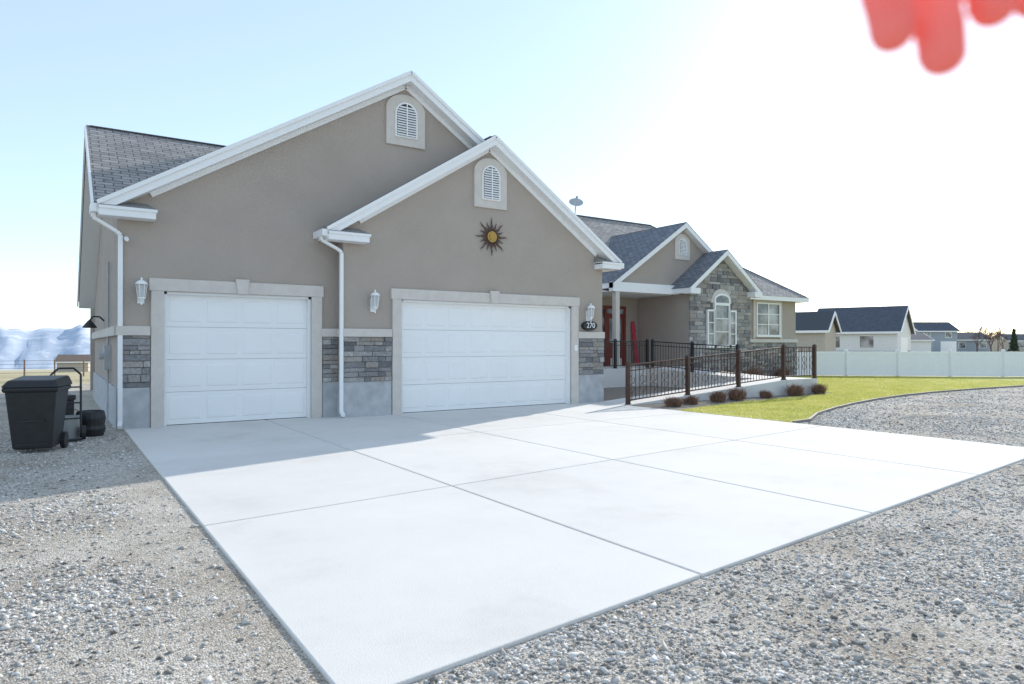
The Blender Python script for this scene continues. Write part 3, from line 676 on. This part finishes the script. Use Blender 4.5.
m.tube((-.30,.24,.12),(-.24,.24,.12),.12,n=18); m.tube((.24,.24,.12),(.30,.24,.12),.12,n=18); m.tube((-.26,.24,.12),(.26,.24,.12),.015)
m.box(-.2,.2,-.275,-.26,.12,.14); m.box(-.16,.16,-.315,-.30,.45,.47); m.build('handle_and_wheels',BIN,e)
e=empty('barrel'); m=MB(); lathe(m,(0,0,0),[(0,0),(.19,0),(.21,.06),(.225,.12),(.21,.18),(.225,.3),(.205,.4),(.19,.42),(.18,.40),(0,.40)],20)
m.build('shell',BIN,e,smooth=False); e.location=(.50,13.45,GZ)
e=empty('utility_bucket'); m=MB(); lathe(m,(0,0,0),[(0,0),(.13,0),(.155,.36),(.165,.36),(.165,.38),(.15,.38),(.14,.3),(0,.3)],18); m.build('pail',BUCKET,e); e.location=(.20,13.1,GZ)
m=MB(); m.ring((0,0,.38),.16,.005,(1,0,0),(0,.7,.7),16); m.build('handle',BLACK,e)
e=empty('storage_box'); e.location=(-.05,13.5,GZ); e.rotation_euler=(0,0,R_(12)); m=MB(); m.box(-.28,.28,-.22,.22,.02,.62); m.box(-.30,.30,-.24,.24,.62,.70); m.box(-.12,.12,-.26,-.24,.5,.56); m.build('body_and_lid',BIN,e,bevel=.015)
e=empty('hand_truck'); e.location=(.15,12.9,GZ); m=MB()
for sx in (-.2,.2): m.tube((sx,0,.1),(sx,.12,1.05),.016); 
for z_ in (.35,.6,.85): m.tube((-.2,.05,z_),(.2,.05,z_),.012)
pts=[(-.2,.12,1.05),(-.1,.13,1.15),(.1,.13,1.15),(.2,.12,1.05)]
for a,b in zip(pts,pts[1:]): m.tube(a,b,.016)
m.box(-.22,.22,-.2,0,.02,.035); m.tube((-.27,.06,.12),(-.21,.06,.12),.11,n=16); m.tube((.21,.06,.12),(.27,.06,.12),.11,n=16); m.build('frame_and_wheels',BLACK,e)
e=empty('electric_meter'); m=MB(); m.box(.83,.948,16.0,16.3,1.0,1.5); m.tube((.9,16.15,1.5),(.9,16.15,3.2),.025); m.tube((.9,16.15,1.0),(.9,16.15,0),.025); m.tube((.83,16.15,1.3),(.74,16.15,1.3),.09,n=16); m.build('box_and_conduit',BASE,e)

# ---------------------------------------------------------------- far left structures
def ground_z(x,y):
    r=math.hypot(x,y); return GZ-0.029*max(0,r-34)*w_left(math.atan2(x,y))
def gablebld(name,loc,rot,L,W,hw,hr,wall,roofm,extras=None):
    e=empty(name); e.location=loc; e.rotation_euler=(0,0,rot)
    m=MB()
    k=[(-L/2,-W/2,0),(L/2,-W/2,0),(L/2,W/2,0),(-L/2,W/2,0),(-L/2,-W/2,hw),(L/2,-W/2,hw),(L/2,W/2,hw),(-L/2,W/2,hw),(-L/2,0,hr),(L/2,0,hr)]
    m.v+=k; m.f+=[(0,1,5,4),(2,3,7,6),(1,2,6,9,5),(3,0,4,8,7)]; m.b+=[.5]*4; m.build('walls',wall,e)
    m=MB(); o=.35; s=(hr-hw)/(W/2)
    for sg in (-1,1):
        m.hexa([(-L/2-o,sg*(W/2+o),hw-s*o),(L/2+o,sg*(W/2+o),hw-s*o),(L/2+o,0,hr),(-L/2-o,0,hr),(-L/2-o,sg*(W/2+o),hw-s*o+.15),(L/2+o,sg*(W/2+o),hw-s*o+.15),(L/2+o,0,hr+.15),(-L/2-o,0,hr+.15)])
    m.build('roof',roofm,e)
    m=MB()
    for sg in (-1,1):
        for ex in (-1,1): m.beam((ex*(L/2+o+.02),sg*(W/2+o),hw-s*o+.02),(ex*(L/2+o+.02),0,hr+.02),.06,.22)
    m.beam((-L/2-o,-(W/2+o+.02),hw-s*o+.04),(L/2+o,-(W/2+o+.02),hw-s*o+.04),.06,.2)
    m.build('fascia',WHITE,e)
    return e
def win(e,x,z,w,h,y,mat=None):
    m=MB(); m.box(x-w/2-.08,x+w/2+.08,y-.05,y,z-.08,z+h+.08); m.build('window_frame',WHITE,e)
    m=MB(); m.box(x-w/2,x+w/2,y-.07,y-.05,z,z+h); m.build('window_pane',mat or GLASS,e)
gablebld('farm_shed',(3.0,140,ground_z(3.0,140)-.1),R_(-14),4.6,4,1.9,2.9,TANSID,WOOD)
e=empty('field_fence'); m=MB(); pr=None
for i in range(18):
    x=-24+i*1.6; y=52+i*.1; z_=ground_z(x,y); m.tube((x,y,z_),(x,y,z_+1.15),.05,.045,7)
    if pr:
        for hz in (.3,.6,.85,1.08): m.beam((pr[0],pr[1],pr[2]+hz),(x,y,z_+hz),.015,.02)
    pr=(x,y,z_)
m.build('posts_and_wires',WOOD,e)
# ---------------------------------------------------------------- white vinyl fence on right
e=empty('white_vinyl_fence'); a=Vector((30.35,20.2,0)); dv=Vector((7.6,-6.6,0)).normalized(); L=26; m=MB(); mp=MB(); k=11
for i in range(k+1):
    q=a+dv*L*i/k; q2=a+dv*L*min(i+1,k)/k
    m.box(q.x-.065,q.x+.065,q.y-.065,q.y+.065,-.05,1.24); m.hexa([(q.x-.08,q.y-.08,1.24),(q.x+.08,q.y-.08,1.24),(q.x+.08,q.y+.08,1.24),(q.x-.08,q.y+.08,1.24)]+[(q.x,q.y,1.32)]*4)
    if i<k:
        m.beam(q+Vector((0,0,1.12)),q2+Vector((0,0,1.12)),.05,.12); m.beam(q+Vector((0,0,.08)),q2+Vector((0,0,.08)),.05,.14)
        nn=15
        for j in range(nn):
            b0=q.lerp(q2,j/nn+.0008); b1=q.lerp(q2,(j+1)/nn-.0008); mp.beam(b0+Vector((0,0,.6)),b1+Vector((0,0,.6)),.022,.92)
m.build('posts_and_rails',VINYL,e); mp.build('panels',VINYL,e)
# ---------------------------------------------------------------- neighbours
def at(px,d):
    u=(px-512)/683; return F*d+Rt*u*d
rot=R_(-33.8)
q=at(862,70); e=gablebld('white_neighbor_house',(q.x,q.y,-.05),R_(-72),7.6,8.0,2.9,5.3,CREAM,DROOF)
m=MB(); m.box(3.8,3.86,-2.4,1.6,0,2.3); m.build('garage_door',WHITE,e)
m=MB(); m.box(3.8,3.85,-4,-2.5,0,1.0); m.box(3.8,3.85,1.7,4,0,1.0); m.box(-3.8,3.8,-4.06,-4,0,1.0); m.build('stone_wainscot',BASE,e)
win(e,-1.8,1.3,1.2,1.1,-4); win(e,1.2,1.3,1.2,1.1,-4)
q=at(800,60); e=gablebld('tan_neighbor_house',(q.x,q.y,-.05),R_(-72),5,3.6,2.9,4.3,TANSID,SHINGB)
m=MB(); m.box(2.5,2.56,-1.8,1.8,0,1.0); m.build('stone_wainscot',BASE,e)
q=at(928,125); e=gablebld('grey_neighbor_house',(q.x,q.y,-.05),rot,6.8,6,4.1,5.6,GREYSID,DROOF)
win(e,-2,2.9,1.0,1.0,-3.0);win(e,1.8,2.9,1.0,1.0,-3.0); win(e,-1.8,.8,1.2,1.2,-3.0)
m=MB(); m.box(.4,3.2,-3.06,-3.0,0,2.2); m.build('garage_door',WHITE,e)
q=at(962,135); e=gablebld('blue_neighbor_house',(q.x,q.y,-.05),rot,7,6,2.6,3.9,GREYSID,DROOF); win(e,-2,1,1.3,1.1,-3.0); win(e,2,1,1.3,1.1,-3.0)
q=at(906,118); e=gablebld('white_neighbor_house',(q.x,q.y,-.05),rot,5,6,2.4,3.5,CREAM,DROOF)
q=at(1020,160); e=gablebld('tan_neighbor_house',(q.x,q.y,-.05),rot,10,6,2.6,4.0,TANSID,DROOF); win(e,-2,1,1.3,1.1,-3.0)
def tree(name,x,y,h,seed):
    rd=random.Random(seed); m=MB()
    def br(p,d,L,r,lv):
        q=p+d*L; m.tube(p,q,r,r*.7,n=5 if lv<2 else 3,cap=False)
        if lv>=6: return
        for i in range(rd.choice((2,3,3)) if lv<5 else 3):
            nd=(d+Vector((rd.uniform(-1,1),rd.uniform(-1,1),rd.uniform(-.1,.7)))*.6).normalized()
            br(p.lerp(q,rd.uniform(.35,1)),nd,L*rd.uniform(.66,.84),max(r*.55,.014),lv+1)
    br(Vector((x,y,ground_z(x,y))),Vector((rd.uniform(-.08,.08),0,1)).normalized(),h*.24,h*.018,0)
    m.build(name,BARK)
for i,(px,d,h) in enumerate(((977,128,8),(991,122,7),(1040,90,6.5),(983,135,7.5),(969,160,8),(1003,150,8),(1060,100,7),(998,140,6.5))):
    q=at(px,d); tree('bare_tree',q.x,q.y,h,i+23)
def conifer(x,y,h):
    n=2600; t=rng.random(n)**.8; rr=(1-t)*h*.2*rng.uniform(.3,1,n)*(1+.25*np.sin(t*40)); a=rng.uniform(0,2*np.pi,n)
    m=MB(); m.tube((x,y,-.1),(x,y,h*.9),h*.03,.02); e=empty('conifer_tree'); m.build('trunk',BARK,e)
    o=blades('needles',np.c_[x+rr*np.cos(a),y+rr*np.sin(a),t*h*.93+.3],h*.08,h*.05,CONIF,lean=1.2); o.parent=e
q=at(1014,125); conifer(q.x,q.y,4.2); q=at(1052,96); conifer(q.x,q.y,5)

# ---------------------------------------------------------------- photographer's raised hand
HP=Vector((0.279,0.126,1.60)); A_=Rt; B_=-F
bm=bmesh.new()
def blob(p,r,sc=(1,1,1)):
    w=HP+A_*p[0]+B_*p[1]+Vector((0,0,1))*p[2]
    mat=Matrix.Translation(w)@Matrix(((A_.x,B_.x,0,0),(A_.y,B_.y,0,0),(0,0,1,0),(0,0,0,1)))@Matrix.Diagonal((r*sc[0],r*sc[1],r*sc[2],1))
    bmesh.ops.create_icosphere(bm,subdivisions=2,radius=1,matrix=mat)
def chain(pts):
    for (a,ra),(b,rb) in zip(pts,pts[1:]):
        a=Vector(a);b=Vector(b);n=max(2,int((b-a).length/.003))
        for i in range(n+1): t=i/n; blob(a.lerp(b,t),ra*(1-t)+rb*t)
fing=[(-.0185,.0180,.078,.0088,-.024),(.0005,.0095,.092,.0092,-.004),(.0195,.0275,.086,.0088,.016),(.0350,.0300,.068,.0078,.034)]
for tx,tz,L,r,mx in fing:
    m1=(tx*.9+mx*.1,-.003,tz+L*.27); m2=(tx*.6+mx*.4,-.006,tz+L*.56); m3=(mx,.0,tz+L)
    chain([((tx,.003,tz),r*.93),((tx,.001,tz+L*.12),r),(m1,r*1.02),(((m1[0]+m2[0])/2,-.005,(m1[2]+m2[2])/2),r*1.02),(m2,r*1.08),(m3,r*1.15)])
    chain([(m3,r*1.2),((mx*.6,.004,.155),r*1.5)])
for i in range(9):
    t=i/8; blob((0.002*(1-t),.004,.098+t*.075),.012,(3.5-.9*t,1.05,1.4))
chain([((-.022,.006,.165),.015),((-.044,.012,.130),.0135),((-.058,.016,.105),.0105),((-.066,.018,.078),.0085)])
chain([((0,.004,.175),.022),((0,.03,.205),.022),((.01,.09,.215),.026),((.03,.20,.19),.033),((.05,.27,.16),.037)])
me=bpy.data.meshes.new('hand_skin'); bm.to_mesh(me); bm.free(); me.materials.append(SKIN)
hand=bpy.data.objects.new('hand_skin',me); eh=empty('human_hand'); link(hand,eh)
md=hand.modifiers.new('r','REMESH'); md.mode='VOXEL'; md.voxel_size=.0014; md.use_smooth_shade=True
md=hand.modifiers.new('s','SMOOTH'); md.factor=.6; md.iterations=8
NAIL=simple('nail',(0.95,0.55,0.48),0.3)
for tx,tz,L,r,mx in fing:
    m=MB(); c=HP+A_*tx-B_*(r*.90-.001)+Vector((0,0,tz+.006)); k=len(m.v)
    for j in range(5):
        for i in range(7):
            u=(i/6-.5)*2; vv=(j/4-.5)*2
            p=c+A_*(u*r*.55)+B_*(abs(u)**2*r*.25)+Vector((0,0,vv*r*.6)); m.v.append(tuple(p))
    for j in range(4):
        for i in range(6): q0=k+j*7+i; m.f.append((q0,q0+1,q0+8,q0+7)); m.b.append(.5)
    m.build('nail',NAIL,eh)
m=MB(); p0=HP+A_*.025+B_*.19+Vector((0,0,.192)); p1=HP+A_*.09+B_*.48+Vector((0,0,.02))
m.tube(p0,p1,.048,.065,n=20); m.build('sleeve',SLEEVE,eh,smooth=False)

# ---------------------------------------------------------------- light
SD=Vector((2.1,1.0,1.0)).normalized(); el=math.asin(SD.z); azs=math.atan2(SD.x,SD.y)
w=bpy.data.worlds.new('World'); scene.world=w; w.use_nodes=True; nt=w.node_tree
sky=nt.nodes.new('ShaderNodeTexSky'); sky.sky_type='NISHITA'; sky.sun_disc=False; sky.sun_elevation=el; sky.sun_rotation=azs
sky.altitude=1300; sky.air_density=1.0; sky.dust_density=0.6; sky.ozone_density=1.5
ad=nt.nodes.new('ShaderNodeVectorMath'); ad.operation='ADD'; nt.links.new(sky.outputs[0],ad.inputs[0]); ad.inputs[1].default_value=(2.55,3.05,3.5)  # constant pale blue added to lift sky brightness and ambient light
bg=nt.nodes['Background']; bg.inputs['Strength'].default_value=0.15; nt.links.new(ad.outputs[0],bg.inputs[0])
sl=bpy.data.lights.new('sun','SUN'); sl.energy=5; sl.angle=R_(.5); sl.color=(1,.94,.85)
so=bpy.data.objects.new('sun',sl); so.rotation_euler=(-SD).to_track_quat('-Z','Y').to_euler(); so.location=(20,10,20); link(so)
# ---------------------------------------------------------------- camera
cd=bpy.data.cameras.new('camera'); cd.sensor_width=36; cd.lens=36*683/1024; cd.clip_start=.02; cd.clip_end=20000
co=bpy.data.objects.new('camera',cd); co.location=(0,0,1.5); co.rotation_euler=(R_(90.25),0,R_(-YAW)); link(co)
cd.dof.use_dof=True; cd.dof.focus_distance=13; cd.dof.aperture_fstop=4.5
scene.camera=co
